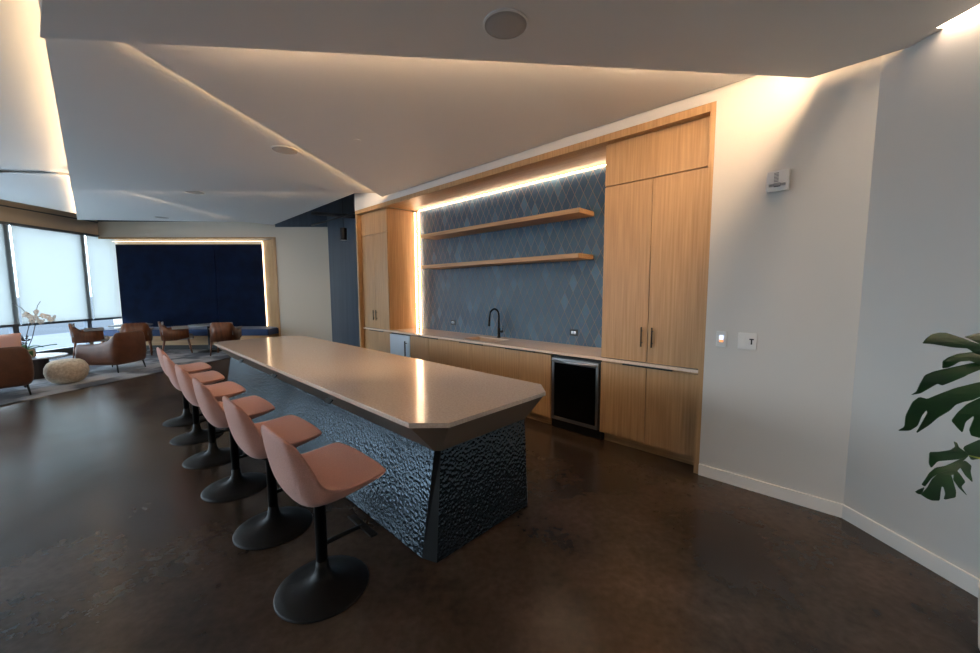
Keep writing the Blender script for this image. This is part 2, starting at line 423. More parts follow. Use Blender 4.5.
struct(MB().box(-4000, -430, -3500, 3500, -42, -40.5).build('exterior_water', 'ext_water', rotz=R45), 'grey water beyond the pale ground')

# ------------------------------------------------------------------ upholstered niche
w = MB()
w.box(NR-.05, NR, WD-.02, WD, .0, 3.16); w.box(NL, NR, WD-.02, WD, 3.12, 3.16)
w.loft([[(NR-.05, WD-.01, z), (NR-.03, WD+.1, z), (-6.50, WD+.47, z), (-6.54, WD+.45, z)] for z in (.55, 3.12)])
struct(w.build('trim_2', 'oak', rotz=R45), 'oak frame of the dark blue niche')
t = thing('upholstered_wall_panel', 'large dark navy upholstered panel above the banquette', 'wall panel', UD(-8.6, WD+.5, .5), R45)
p = MB(); xs = [-2.28, -.95, .35, 2.06]
p.box(-2.28, .6, -.05, 0, 0, 2.52, .012); p.box(.605, 2.06, -.05, 0, 0, 2.52, .012)
p.build('padding', 'navy', t)
t = thing('led_strip', 'thin warm light strip along the top of the dark blue niche', 'light strip', UD(-8.6, WD+.4, 3.085), R45)
MB().box(-2.3, 2.06, -.012, .012, 0.008, .018).build('diffuser', 'led_niche', t)
t = thing('led_strip', 'upright warm light strip at the right edge of the dark blue niche', 'light strip', UD(-6.545, WD+.43, .55), R45)
MB().box(-.014, .006, -.012, .012, 0, 2.53).build('diffuser', 'led_niche', t)
t = thing('banquette', 'long blue banquette on a light wood plinth below the navy panel', 'bench', UD(-8.4, 11.1, 0), R45)
MB().box(-2.29, 2.36, -.22, .64, 0, .13).build('toe_kick', 'blackmatte', t)
MB().box(-2.29, 2.35, -.25, .64, .13, .385).build('plinth', 'oak_h', t)
MB().box(-2.29, 2.37, -.27, .64, .385, .57, .03).build('seat', 'blueseat', t, smooth=False)

# ------------------------------------------------------------------ kitchen niche
YF = 3.706; YT = 4.32; XL, XR = -7.07, -.948
w = MB()
w.box(XL, XL+.05, YW-.002, 4.3, 0, 3.14); w.box(XR-.042, XR, YW-.002, 4.3, 0, 3.14)
w.box(XL+.05, XR-.042, YW-.002, YF+.04, 3.072, 3.14)
struct(w.build('trim_3', 'oak'), 'oak frame around the kitchen niche')
struct(MB().box(-6.096, -1.95, YF+.04, 4.34, 3.10, 3.165).build('trim_4', 'oak_h'), 'oak ceiling of the kitchen niche')
struct(MB().box(-5.95, -1.951, YT, YT+.02, .915, 3.065).build('wall_backsplash', 'tile'), 'slate blue lozenge tile backsplash with tan joints')
for lab, b in (('warm light strip along the top of the blue lozenge tiles', (-5.94, -1.965, 4.278, 4.286, 3.072, 3.080)),
               ('upright warm light strip against the left oak cabinet side', (-6.094, -6.086, 4.296, 4.304, .917, 3.065)),
               ('upright warm light strip along the left edge of the blue tiles', (-5.965, -5.957, 4.286, 4.294, .917, 3.065)),
               ('upright warm light strip behind the right tall cabinet edge beside the tiles', (-1.962, -1.954, 4.286, 4.294, .917, 3.065))):
    o = thing('led_strip', lab, 'light strip', (b[0], b[2], b[4]))
    MB().box(0, b[1]-b[0], 0, b[3]-b[2], 0, b[5]-b[4]).build('diffuser', 'led_sink', o)
struct(MB().box(-6.095, -5.951, YT, YT+.02, .915, 3.10).build('trim_5', 'oak'), 'oak strip beside the tiles')

def bar_handle(parent, x, z, L=.19, yo=0):
    m = MB(); m.tube([(x, yo-.032, z-L/2), (x, yo-.032, z+L/2)], .008, 8)
    m.tube([(x, yo, z-L*.3), (x, yo-.032, z-L*.3)], .004, 6); m.tube([(x, yo, z+L*.3), (x, yo-.032, z+L*.3)], .004, 6)
    o = m.build('handle', 'bronze', parent, True); o['label'] = 'dark bronze bar handle'; return o
def edge_pull(parent, x0, x1, z, yo=0):
    o = MB().box(x0, x1, yo-.016, yo+.004, z, z+.012).build('edge_pull', 'blackmatte', parent); o['label'] = 'black edge pull'; return o

def tall_cabinet(label, x0, x1, handles):
    t = thing('tall_cabinet', label, 'cabinet', (x0, YF, 0)); W = x1-x0
    MB().box(0, W, .022, .60, .105, .884).box(0, W, .022, .60, .917, 3.080).build('carcass', 'oak', t)
    MB().box(.02, W-.0, .075, .10, 0, .105).build('toe_kick', 'oak_h', t)
    for s in (0, 1):
        a, b = (0, W/2-.002) if s == 0 else (W/2+.002, W)
        d = MB().box(a+.001, b-.001, 0, .02, .108, .868).build('door', 'oak', t)
        edge_pull(d, (W/2-.24 if s == 0 else W/2+.002), (W/2-.002 if s == 0 else W/2+.24), .868)
        d = MB().box(a+.001, b-.001, 0, .02, .922, 2.650).build('door', 'oak', t)
        bar_handle(d, W/2+(-.05 if s == 0 else .05), 1.17)
    MB().box(.001, W-.001, 0, .02, 2.664, 3.072).build('top_panel', 'oak', t)
    return t
tall_cabinet('tall oak cabinet between the wine fridge and the off-white wall', -1.9506, XR-.043, 1)
tall_cabinet('tall oak cabinet at the far left end of the counter', XL+.051, -6.097, 1)

def base_cabinet(label, x0, xm, x1):
    t = thing('base_cabinet', label, 'cabinet', (x0, YF, 0), 0, 'base cabinets under the back counter'); W = x1-x0; m = xm-x0
    c = MB()
    c.box(0, .018, .022, .58, .105, .88).box(W-.018, W, .022, .58, .105, .88).box(.018, W-.018, .022, .58, .105, .123).box(.018, W-.018, .56, .58, .123, .88)
    c.build('carcass', 'oak', t)
    MB().box(0, W, .075, .10, 0, .104).build('toe_kick', 'oak_h', t)
    for s, (a, b) in enumerate(((0, m-.002), (m+.002, W))):
        d = MB().box(a+.001, b-.001, 0, .02, .108, .868).build('door', 'oak', t)
        edge_pull(d, max(a+.01, m-.24) if s == 0 else m+.002, m-.002 if s == 0 else min(m+.24, W-.01), .868)
base_cabinet('two-door oak base cabinet next to the white steel dishwasher', -5.463, -4.952, -4.467)
base_cabinet('two-door oak base cabinet below the sink', -4.466, -3.961, -3.492)
base_cabinet('two-door oak base cabinet left of the wine fridge', -3.491, -3.06, -2.592)

# dishwasher
t = thing('dishwasher', 'pale steel dishwasher under the counter beside the left tall cabinet', 'dishwasher', (-6.094, YF, 0))
MB().box(0, .628, .03, .58, .10, .87).build('cabinet_body', 'black', t)
MB().box(.0, .628, .08, .1, 0, .1).build('toe_kick', 'blackmatte', t)
d = MB().box(.004, .624, -.005, .03, .105, .855, .004).build('door', 'steel_w', t)
m = MB(); m.tube([(.545, -.05, .40), (.545, -.05, .77)], .011, 10).tube([(.545, -.005, .44), (.545, -.05, .44)], .006, 8).tube([(.545, -.005, .73), (.545, -.05, .73)], .006, 8)
m.build('handle', 'bronze', d, True)['label'] = 'dark bronze bar handle'

# wine fridge
t = thing('wine_fridge', 'stainless framed wine fridge with dark glass door under the counter', 'wine fridge', (-2.589, YF, 0))
MB().box(.0, .634, .03, .58, .005, .86).build('cabinet_body', 'blackmatte', t)
d = MB()
d.box(.02, .052, -.012, .028, .115, .845, .004).box(.585, .617, -.012, .028, .115, .845, .004).box(.052, .585, -.012, .028, .115, .155, .004).box(.052, .585, -.012, .028, .79, .845, .004)
d = d.build('door', 'steel', t); d['label'] = 'stainless steel door frame'
MB().box(.052, .585, -.004, .012, .155, .79).build('glass_pane', 'darkglass', d)['label'] = 'dark glass'
MB().tube([(.04, -.04, .815), (.6, -.04, .815)], .013, 10).box(.08, .1, -.04, -.01, .808, .822).box(.54, .56, -.04, -.01, .808, .822).build('handle', 'steel', d, True)

# worktop with sink hole
SX0, SX1, SY0, SY1 = -4.24, -3.62, 3.80, 4.15
w = MB()
y0, y1 = YF-.022, YT
for (a, b, c, d) in ((XL+.052, SX0, y0, y1), (SX1, XR-.045, y0, y1), (SX0, SX1, y0, SY0), (SX0, SX1, SY1, y1)):
    w.box(a, b, c, d, .887, .915)
bmesh.ops.remove_doubles(w.bm, verts=w.bm.verts[:], dist=1e-5)
o = w.build('worktop', 'quartz'); tag(o, 'long pale quartz worktop under the blue tiles', 'worktop')
t = thing('sink', 'undermount sink set in the back worktop', 'sink', ((SX0+SX1)/2, (SY0+SY1)/2, .70))
a, b = (SX1-SX0)/2-.002, (SY1-SY0)/2-.002
m = MB(); m.box(-a, a, -b, b, -.008, 0).box(-a, -a+.01, -b, b, 0, .205).box(a-.01, a, -b, b, 0, .205).box(-a+.01, a-.01, -b, -b+.01, 0, .205).box(-a+.01, a-.01, b-.01, b, 0, .205)
m.build('basin', 'sink', t); MB().lathe([(.04, 0), (.04, .004), (.02, .004), (.02, .001)], n=20).build('drain', 'chrome', t)
# faucet
t = thing('faucet', 'black gooseneck faucet behind the sink', 'faucet', (-3.895, 4.22, .915))
MB().lathe([(.03, 0), (.03, .012), (.022, .02), (.022, .14), (.015, .145)], n=20).build('base', 'black', t, True)
arc = [(0, 0, .14), (0, 0, .32)]+[(0, -.10+.10*math.cos(a), .335+.10*math.sin(a)) for a in [k*PI/10 for k in range(0, 11)]]+[(0, -.205, .27)]
MB().tube(arc, .0135, 12).build('spout', 'black', t, True)
MB().tube([(0, -.205, .285), (0, -.212, .19)], [.0165, .0175], 12).build('spray_head', 'black', t, True)
MB().tube([(.02, 0, .095), (.075, 0, .10)], .017, 10).tube([(.07, 0, .10), (.085, 0, .19)], [.007, .005], 8).build('lever', 'black', t, True)
# outlets on tile
for x, lab in ((-5.054, 'black outlet on the tiles near the upright light strip'), (-2.664, 'black outlet on the tiles above the wine fridge')):
    t = thing('wall_outlet', lab, 'outlet', (x, YT, 1.075))
    MB().box(-.06, .06, -.008, 0, -.042, .042, .004).build('cover_plate', 'blackmatte', t)
    MB().box(-.034, -.004, -.011, -.008, -.02, .02).box(.004, .034, -.011, -.008, -.02, .02).build('socket', 'chrome', t)['label'] = 'chrome sockets'
# floating shelves
for z, lab in ((2.515, 'upper oak floating shelf on the blue tiles'), (1.998, 'lower oak floating shelf on the blue tiles')):
    o = MB().box(-1.535, 1.535, -.34, 0, 0, .055, .002).build('floating_shelf', 'oak_h', loc=(-3.945, YT, z)); tag(o, lab, 'shelf')

# ------------------------------------------------------------------ island
ix1, ix2, iy1, iy2, zi, c = -1.652, -6.94, 1.2085, 2.464, .873, .1624
def octo(x2, x1, y1, y2, c, z): return [(x1, y1+c, z), (x1, y2-c, z), (x1-c, y2, z), (x2+c, y2, z), (x2, y2-c, z), (x2, y1+c, z), (x2+c, y1, z), (x1-c, y1, z)]
icx, icy = (ix1+ix2)/2, (iy1+iy2)/2
t = thing('kitchen_island', 'long kitchen island with pale quartz top and dark hammered metal base', 'kitchen island', (icx, icy, 0))
hx, hy = (ix1-ix2)/2, (iy2-iy1)/2
def o8(hx, hy, c, z): return octo(-hx, hx, -hy, hy, c, z)
MB().loft([o8(hx, hy, c, zi-.03), o8(hx, hy, c, zi)]).build('countertop', 'quartz', t, bevel=.002)
MB().loft([o8(hx-.15, hy-.19, .03, .645), o8(hx-.012, hy-.012, c-.004, zi-.031)]).build('apron', 'apron', t)['label'] = 'smooth dark bronze apron sloping under the top'
ax, ay, by = -1.725-icx, 1.322-icy, 1.287-icy
gx = -1.825-icx; fy = 2.185-icy; gy = 2.31-icy
b0 = [(ax, ay, .01), (ax, fy, .01), (gx, gy, .01), (-gx, gy, .01), (-ax, fy, .01), (-ax, ay, .01), (-gx, by, .01), (gx, by, .01)]
b1 = o8(hx-.152, hy-.192, .028, .644)
# flat faces hammered, chamfers smooth
def quad(i, j): return [b0[i], b0[j], b1[j], b1[i]]
core0 = [(x*.993, y*.93, 0) for x, y, z in b0]; core1 = o8(hx-.17, hy-.21, .03, .644)
MB().loft([core0, core1]).build('base_core', 'blackmatte', t)
cen = Vector((0, 0, .33))
def slab(i, j, name, m):
    q = [Vector(p) for p in quad(i, j)]; n = (q[1]-q[0]).cross(q[3]-q[0]).normalized()
    if n.dot((q[0]+q[1])/2-cen) < 0: n = -n
    mb = MB(); mb.loft([[p-n*.018 for p in q], q]); return mb.build(name, m, t)
for i, j in ((0, 1), (2, 3), (4, 5), (6, 7)): slab(i, j, 'hammered_panel', 'hammer')
for i, j in ((1, 2), (3, 4), (5, 6), (7, 0)): slab(i, j, 'corner_panel', 'stoolblack')
ol = None
for x in (-5.728, -4.442, -3.096):
    m = MB(); m.box(-.055, .055, -.006, .006, -.03, .03, .002)
    o = m.build('outlet', 'blackmatte', t); o.location = (x-icx, -hy+.094, .735); o.rotation_euler.x = math.radians(-46); o['label'] = 'black outlet in the apron'

# ------------------------------------------------------------------ bar stools
def make_stool(label):
    t = thing('bar_stool', label, 'bar stool', (0, 0, 0), 0, 'pink bar stools along the island')
    # (y, z, halfwidth, edge lift, edge pull-forward) for the inner surface and the outer surface
    inn = [(.262, .684, .262, -.004, -.02), (.238, .691, .290, .0, -.01), (.14, .677, .298, .004, 0), (.03, .661, .292, .014, 0), (-.06, .653, .282, .034, .005), (-.115, .672, .266, .048, .015),
           (-.15, .742, .246, .032, .035), (-.178, .83, .222, .012, .035), (-.198, .905, .198, .0, .025), (-.210, .957, .172, -.016, .012)]
    out = [(.258, .668, .258, -.004, -.02), (.22, .652, .276, .008, -.01), (.11, .614, .272, .022, 0), (.01, .576, .258, .04, 0), (-.08, .552, .240, .06, .0), (-.148, .570, .228, .07, .01),
           (-.194, .660, .226, .045, .03), (-.220, .78, .218, .025, .035), (-.235, .885, .200, .004, .028), (-.237, .960, .175, -.016, .012)]
    nt = 9; mb = MB(); bm = mb.bm
    def row(y, z, w, lift, pull):
        r = []
        for k in range(nt):
            s = -1+2*k/(nt-1); e = abs(s)**2.6
            r.append(bm.verts.new((.03+w*math.sin(s*PI/2)*.35+w*s*.65, y+pull*e, z+lift*e)))
        return r
    A = [row(*q) for q in inn]; Bv = [row(*q) for q in out]
    for R in (A, Bv):
        for a, b in zip(R, R[1:]):
            for k in range(nt-1): bm.faces.new((a[k], a[k+1], b[k+1], b[k]))
    for a, b, a2, b2 in zip(A, Bv, A[1:], Bv[1:]):
        bm.faces.new((a[0], b[0], b2[0], a2[0])); bm.faces.new((a[-1], b[-1], b2[-1], a2[-1]))
    for k in range(nt-1):
        bm.faces.new((A[0][k], A[0][k+1], Bv[0][k+1], Bv[0][k])); bm.faces.new((A[-1][k], A[-1][k+1], Bv[-1][k+1], Bv[-1][k]))
    cr_l = bm.edges.layers.float.get('crease_edge') or bm.edges.layers.float.new('crease_edge')
    bm.edges.ensure_lookup_table()
    for R in (A,):
        for a, b in zip(R, R[1:]):
            for k in (0, nt-1):
                e = bm.edges.get((a[k], b[k]))
                if e: e[cr_l] = .75
    mb.build('bucket_seat', 'pink', t, True, sub=2)
    MB().lathe([(.242, 0), (.242, .006), (.235, .012), (.19, .022), (.12, .040), (.07, .060), (.045, .085), (.034, .12), (.030, .16)], n=48).build('base', 'stoolblack', t, True)
    MB().lathe([(.0295, .15), (.0295, .50), (.06, .505), (.06, .545)], n=24).build('column', 'stoolblack', t, True)
    f = MB().tube([(0, .02, .245), (0, .235, .245)], [.014, .012], 10).build('foot_arm', 'stoolblack', t, True)
    MB().box(-.14, .14, .222, .262, .238, .250, .004).box(-.14, .14, .217, .225, .243, .254).build('foot_bar', 'stoolblack', f)
    return t
pos = [(-2.045, .783), (-2.832, .774), (-3.66, .74), (-4.475, .73), (-5.265, .725), (-6.055, .745)]
labs = ['pink bar stool nearest the viewer, at the chamfered near end of the island', 'second pink bar stool from the near end of the island', 'third pink bar stool from the near end of the island',
        'fourth pink bar stool from the near end, third from the far end', 'fifth pink bar stool from the near end, next to the farthest one', 'farthest pink bar stool, at the lounge end of the island']
s0 = make_stool(labs[0]); s0.location = (pos[0][0], pos[0][1], 0)
for (x, y), l in zip(pos[1:], labs[1:]): dup(s0, (x, y, 0), random.uniform(-.02, .02), l)

# ------------------------------------------------------------------ wall fittings
t = thing('fire_alarm_strobe', 'white fire alarm horn strobe high on the off-white wall', 'fire alarm', (-.507, YW, 2.346))
MB().box(-.068, .068, -.045, 0, 0, .150, .006).build('housing', 'white_pl', t)
m = MB()
for k in range(7): m.box(-.022, .006, -.0475, -.044, .068+k*.010, .073+k*.010)
m.build('horn_grille', 'grey_pl', t)
m = MB(); m.box(-.05, .05, -.049, -.044, .036, .054).build('reflector', 'chrome', t)
m = MB(); m.box(-.022, .022, -.060, -.044, .028, .060, .006).build('strobe_lens', 'chrome', t)
t = thing('control_keypad', 'white wall keypad with a small lit screen beside the oak cabinet', 'keypad', (-.825, YW, 1.148))
MB().box(-.038, .038, -.01, 0, 0, .132, .004).build('cover_plate', 'white_pl', t)
m = MB().box(-.02, .022, -.0125, -.0095, .03, .105, .002).build('bezel', 'white_pl', t)
MB().box(-.014, .016, -.0135, -.0122, .062, .097).build('screen', 'screen', m)['label'] = 'lit blue-white screen'
MB().box(-.014, .016, -.0135, -.0122, .042, .060).build('indicator', 'orange', m)['label'] = 'lit orange band'
t = thing('wall_switch_plate', 'white double wall plate with a dark T-shaped mark', 'switch plate', (-.644, YW, 1.146))
MB().box(-.064, .064, -.01, 0, 0, .132, .004).build('cover_plate', 'white_pl', t)
MB().box(-.048, -.012, -.0135, -.0095, .032, .1, .002).build('rocker', 'white_pl', t)
m = MB().box(.012, .048, -.0135, -.0095, .032, .1, .002).build('rocker', 'white_pl', t)
MB().box(.016, .046, -.015, -.0134, .078, .088).box(.026, .036, -.015, -.0134, .042, .078).build('mark', 'blackmatte', m)['label'] = 'dark T-shaped mark'

# ceiling fittings
def speaker(x, y, z, r, lab):
    t = thing('ceiling_speaker', lab, 'speaker', (x, y, z))
    MB().lathe([(r*1.06, 0), (r*1.06, -.006), (r*.98, -.009), (r*.96, -.002)], n=40).build('rim', 'white_pl', t, False)
    MB().lathe([(r*.975, -.001), (r*.975, -.006), (r*.7, -.009), (.001, -.010)], n=40).build('grille', 'grille', t, True)
speaker(-1.498, 1.682, ZS, .118, 'large round grey speaker in the nearest ceiling panel')
speaker(-5.022, 1.720, ZC, .14, 'round white speaker in the ceiling beyond the diagonal edge')
speaker(-8.41, 1.383, ZD, .14, 'small round fitting on the ceiling edge above the lounge')
speaker(-12.1, 1.315, ZE, .14, 'faint round fitting on the ceiling close to the far wall')
t = thing('sprinkler_head', 'tiny white sprinkler cap on the long triangular ceiling panel', 'sprinkler', (-3.994, 2.099, ZB))
MB().lathe([(.04, 0), (.04, -.004), (.036, -.006), (.001, -.006)], n=20).build('cap', 'white_pl', t)

# recess: pendant light and pipes
t = thing('pendant_light', 'small black cylinder pendant in the dark recess left of the cabinets', 'pendant lamp', (-9.0, 4.3, 2.83))
MB().lathe([(.075, 0), (.08, .0), (.08, .28), (.01, .285)], n=20).build('lamp_shade', 'black', t)
MB().lathe([(.07, .01), (.07, -.002)], n=20).build('lens', 'white_pl', t)
MB().tube([(0, 0, .28), (0, 0, 1.0)], .006, 6).build('cord', 'blackmatte', t)
for lab, a, b, r in (('black pipe slanting across the dark ceiling recess', (-11.0, 4.4, 3.75), (-8.0, 4.5, 3.25), .05), ('grey conduit running level in the dark ceiling recess', (-10.6, 4.2, 3.35), (-7.3, 4.2, 3.35), .02)):
    o = MB().tube([(0, 0, 0), tuple(Vector(b)-Vector(a))], r, 10).build('ceiling_pipe', 'black', None, True, loc=a); tag(o, lab, 'pipe')

# ------------------------------------------------------------------ lounge
rp = [((u-d)*S2, (u+d)*S2) for u, d in ((-7.22, 4.0), (-6.0, 10.8), (-10.4, 10.8), (-10.4, 4.0))]
o = MB().prism(rp, 0.0, .012).build('rug', 'rug'); tag(o, 'large mottled grey rug under the lounge furniture', 'rug')

def armchair(name, label, loc, rot, wd=.86, dp=.84, hb=.74, ha=.52):
    """faces local -x, back at +x"""
    t = thing(name, label, 'armchair', loc, rot, 'brown leather lounge chairs')
    hw = wd/2; hd = dp/2
    # plan path of the wrap: front of one arm -> back -> front of other arm
    path = []
    n = 24
    for k in range(n+1):
        f = k/n
        if f < .36: s = f/.36; path.append((-hd+s*(2*hd-.16), -hw, s*.55))
        elif f > .64: s = (1-f)/.36; path.append((-hd+s*(2*hd-.16), hw, s*.55))
        else:
            s = (f-.36)/.28; a = -PI/2+s*PI
            ca, sa = math.cos(a), math.sin(a)
            path.append((hd-.16+.16*abs(ca)**.6*(1 if ca >= 0 else -1), hw*abs(sa)**.45*(1 if sa >= 0 else -1), .55+.45*min(1, math.sin(s*PI)*2)))
    rings = []
    for i, (x, y, b) in enumerate(path):
        x2, y2, _ = path[min(i+1, n)]; x1, y1, _ = path[max(i-1, 0)]
        tx, ty = x2-x1, y2-y1; L = math.hypot(tx, ty); nx, ny = -ty/L, tx/L
        top = ha+(hb-ha)*max(0, (b-.30)/.70)
        th = .12
        z0 = .15
        prof = [(0.02, z0), (-.02, .30), (-.005, top-.05), (.03, top), (th-.03, top), (th, top-.05), (th, .3), (th-.01, z0)]
        rings.append([(x+nx*o, y+ny*o, z) for o, z in prof])
    MB().loft(rings).build('shell', 'leather', t, True, sub=1)
    MB().box(-hd+.02, hd-.13, -hw+.12, hw-.12, .15, .26).build('seat_base', 'leather', t)
    MB().box(-hd-.01, hd-.13, -hw+.115, hw-.115, .262, .42, .04).build('seat_cushion', 'leather', t, True)
    for sx in (-1, 1):
        for sy in (-1, 1):
            MB().tube([(sx*(hd-.1), sy*(hw-.08), .17), (sx*(hd-.07), sy*(hw-.06), 0)], [.016, .011], 8).build('leg', 'blackmatte', t, True)
    return t
Z = .015
armchair('lounge_chair', 'brown leather lounge chair beside the cream pouf, its back toward the island', UD(-7.62, 7.98, Z), R45, .74, .84, .80, .58)
armchair('lounge_chair', 'brown leather lounge chair with pink cushions at the edge of the frame', (-9.66, -1.22, Z), math.radians(8), .94, .94, .78, .56)
def cushion(label, loc, rot, tilt):
    m = MB(); n = 12
    for sgn in (1, -1):
        pass
    g = []
    for i in range(n+1):
        for j in range(n+1):
            a, b = -1+2*i/n, -1+2*j/n
            h = .075*((1-a**4)*(1-b**4))**.5
            k = 1-.06*(1-abs(a*b))
            g.append((a*.23*k, b*.23*k, h))
    top = [m.bm.verts.new(p) for p in g]; bot = [m.bm.verts.new((p[0], p[1], -p[2]-.001)) for p in g]
    for i in range(n):
        for j in range(n):
            q = (i*(n+1)+j, (i+1)*(n+1)+j, (i+1)*(n+1)+j+1, i*(n+1)+j+1)
            m.bm.faces.new([top[k] for k in q]); m.bm.faces.new([bot[k] for k in q[::-1]])
    bd = [i*(n+1) for i in range(n+1)]+[n*(n+1)+j for j in range(1, n+1)]+[i*(n+1)+n for i in range(n-1, -1, -1)]+[j for j in range(n-1, 0, -1)]
    for a, b in zip(bd, bd[1:]+bd[:1]): m.bm.faces.new((top[a], top[b], bot[b], bot[a]))
    o = m.build('throw_cushion', 'cush', None, True, loc=loc); o.rotation_euler = (0, tilt, rot)
    tag(o, label, 'cushion', 'pink cushions on the lounge chair')
cushion('pink square cushion on the lounge chair, the one nearer the orchid', (-9.44, -1.02, .76), math.radians(8), math.radians(78))
cushion('pink square cushion on the lounge chair, the one cut by the frame edge', (-9.42, -1.46, .75), math.radians(10), math.radians(76))

# pouf
t = MB().lathe([(.13, 0), (.20, .03), (.255, .10), (.28, .20), (.27, .29), (.235, .36), (.18, .40), (.09, .418), (.001, .42)], n=40).build('pouf', 'stonepouf', None, True, loc=UD(-7.44, 6.90, Z))
tag(t, 'round cream pouf beside the brown lounge chair', 'pouf')
# coffee table
ct = UD(-8.45, 7.28, Z)
t = thing('coffee_table', 'round grey-topped coffee table on a dark drum base under the orchid', 'coffee table', ct)
MB().lathe([(.20, 0), (.20, .385)], n=36).build('drum_base', 'espresso', t)
MB().lathe([(.43, .386), (.45, .392), (.45, .405), (.445, .412)], n=48).build('tabletop', 'marble', t)['label'] = 'pale grey stone top'
# orchid
ob = Vector(UD(-8.42, 7.16, Z+.412))
t = thing('potted_orchid', 'white orchid with arching stems in a beige pot on the coffee table', 'plant', ob)
MB().lathe([(.10, 0), (.115, .02), (.115, .15), (.105, .15), (.10, .12), (.001, .12)], n=24).build('pot', 'pot', t, False)
def orchid_leaf(ang, L, wd, rise, droop):
    m = MB(); n = 8; rings = []
    for k in range(n+1):
        f = k/n; w = wd*math.sin(PI*min(.98, .12+f*.86))
        x = L*f; z = .13+rise*f-droop*f*f
        rings.append([(x, -w, z+.012), (x, 0, z), (x, w, z+.012), (x, 0, z-.004)])
    m.loft(rings); o = m.build('leaf', 'orchidleaf', t, True); o.rotation_euler.z = ang
for a, L, w_, r, d in ((R45+.1, .52, .035, .16, .06), (R45+2.6, .25, .04, .2, .12), (R45-1.6, .24, .04, .2, .1), (R45+1.4, .25, .045, .22, .2), (R45-.4, .24, .045, .03, .13), (R45+3.4, .22, .04, .25, .1)): orchid_leaf(a, L, w_, r, d)
ux = Vector((S2, S2, 0))
stems = [[(0, .13), (.04, .40), (.12, .62), (.24, .76), (.44, .74)], [(.02, .13), (.14, .36), (.22, .60), (.20, .76), (.08, .84)]]
for q in stems:
    MB().tube([tuple(ux*a+Vector((0, 0, z))) for a, z in q], .006, 6).build('flower_stem', 'twig', t, True)
MB().tube([tuple(ux*a+Vector((0, 0, z))) for a, z in ((.12, .78), (.0, .92), (-.14, .99))], .005, 6).build('twig', 'twig', t, True)
MB().tube([tuple(ux*a+Vector((0, 0, z))) for a, z in ((.22, .7), (.30, .95), (.36, 1.03))], .004, 6).build('twig', 'twig', t, True)
def blossom(a, z, yy):
    m = MB()
    for k in range(5):
        th = 2*PI*k/5+.3
        c_ = Vector((math.cos(th)*.028, 0, math.sin(th)*.028))
        pts = [(c_.x+math.cos(p)*.024, -.008*math.cos(th), c_.z+math.sin(p)*.019) for p in [2*PI*i/8 for i in range(8)]]
        m.poly3(pts, Vector((0, .004, 0)))
    o = m.build('blossom', 'petal', t); o.location = ux*(a*1.15+.17)+Vector((0, 0, z+.04))+Vector((S2, -S2, 0))*yy; o.rotation_euler = (random.uniform(-.3, .3), random.uniform(-1, 1), -R45+random.uniform(-.6, .9))
for a, z, y in ((-.05, .76, .02), (.02, .72, .04), (.08, .76, .01), (.12, .69, .05), (.18, .73, .0), (.22, .67, .04), (.27, .71, .02), (.33, .66, .03), (.05, .64, .05), (.15, .62, .02), (.0, .68, 0), (-.10, .74, .0), (.36, .70, .01), (.10, .80, .02)): blossom(a, z, y)
m = MB()
for k in range(26):
    a, b, r = random.uniform(-.10, .04), random.uniform(.24, .42), random.uniform(.012, .022)
    p = ux*a+Vector((S2, -S2, 0))*random.uniform(-.05, .05)
    bmesh.ops.create_icosphere(m.bm, subdivisions=1, radius=r, matrix=Matrix.Translation((p.x, p.y, b)))
o = m.build('buds', 'twig', t, True); o['kind'] = 'stuff'

# wood dining armchairs, facing local +y
def dining_chair(label, loc, rot):
    t = thing('dining_armchair', label, 'chair', loc, rot, 'wooden armchairs at the round tables')
    n = 16; rings = []
    for k in range(n+1):
        s = k/n; a = PI+s*PI
        x = .30*math.copysign(abs(math.cos(a))**.55, math.cos(a)); y = -.02+.30*-abs(math.sin(a))**.6
        b = abs(math.sin(a)); top = .66+.18*max(0, min(1, (b-.45)*2.2)); bt = .36+.0*b
        nx, ny = -x, -y-.02; L = math.hypot(nx, ny); nx /= L; ny /= L
        rings.append([(x, y-.04*b*((top-.6)/.24), top), (x+nx*.025, y+ny*.025-.04*b*((top-.6)/.24), top), (x+nx*.025, y+ny*.025, bt), (x, y, bt)])
    # carry the wrap forward into arms
    f0 = [(p[0], p[1]+.26, p[2]-.03 if p[2] > .5 else p[2]+.06) for p in rings[0]]; f1 = [(p[0], p[1]+.26, p[2]-.03 if p[2] > .5 else p[2]+.06) for p in rings[-1]]
    MB().loft([f0]+rings+[f1]).build('shell', 'walnut', t, True)['label'] = 'walnut shell'
    MB().box(-.255, .255, -.24, .34, .36, .47, .03).build('seat', 'greyfab', t, True)['label'] = 'grey upholstered seat'
    for sx in (-1, 1):
        MB().box(sx*.29-.045, sx*.29+.045, -.1, .26, .645, .685, .012).build('armrest', 'greyfab', t, True)['label'] = 'grey padded armrest'
    MB().box(-.24, .24, -.295, -.25, .5, .83, .02).build('back_pad', 'greyfab', t, True)['label'] = 'grey back pad'
    for sx in (-1, 1):
        for sy in (-1, 1):
            MB().tube([(sx*.24, -.02+sy*.24, .38), (sx*.27, -.02+sy*.30, 0)], [.024, .015], 8).build('leg', 'walnut', t, True)
    return t
c0 = dining_chair('wooden armchair seen from the side in front of the windows', UD(-9.95, 9.85, Z), 0.0)
dup(c0, UD(-8.84, 9.9, Z), math.radians(84), 'wooden armchair seen from behind, above the brown lounge chair')
dup(c0, UD(-8.06, 10.2, Z), -.1, 'wooden armchair seen from the side before the blue bench')
dup(c0, UD(-6.66, 10.0, Z), math.radians(64), 'wooden armchair seen from behind, beside the far end of the island')
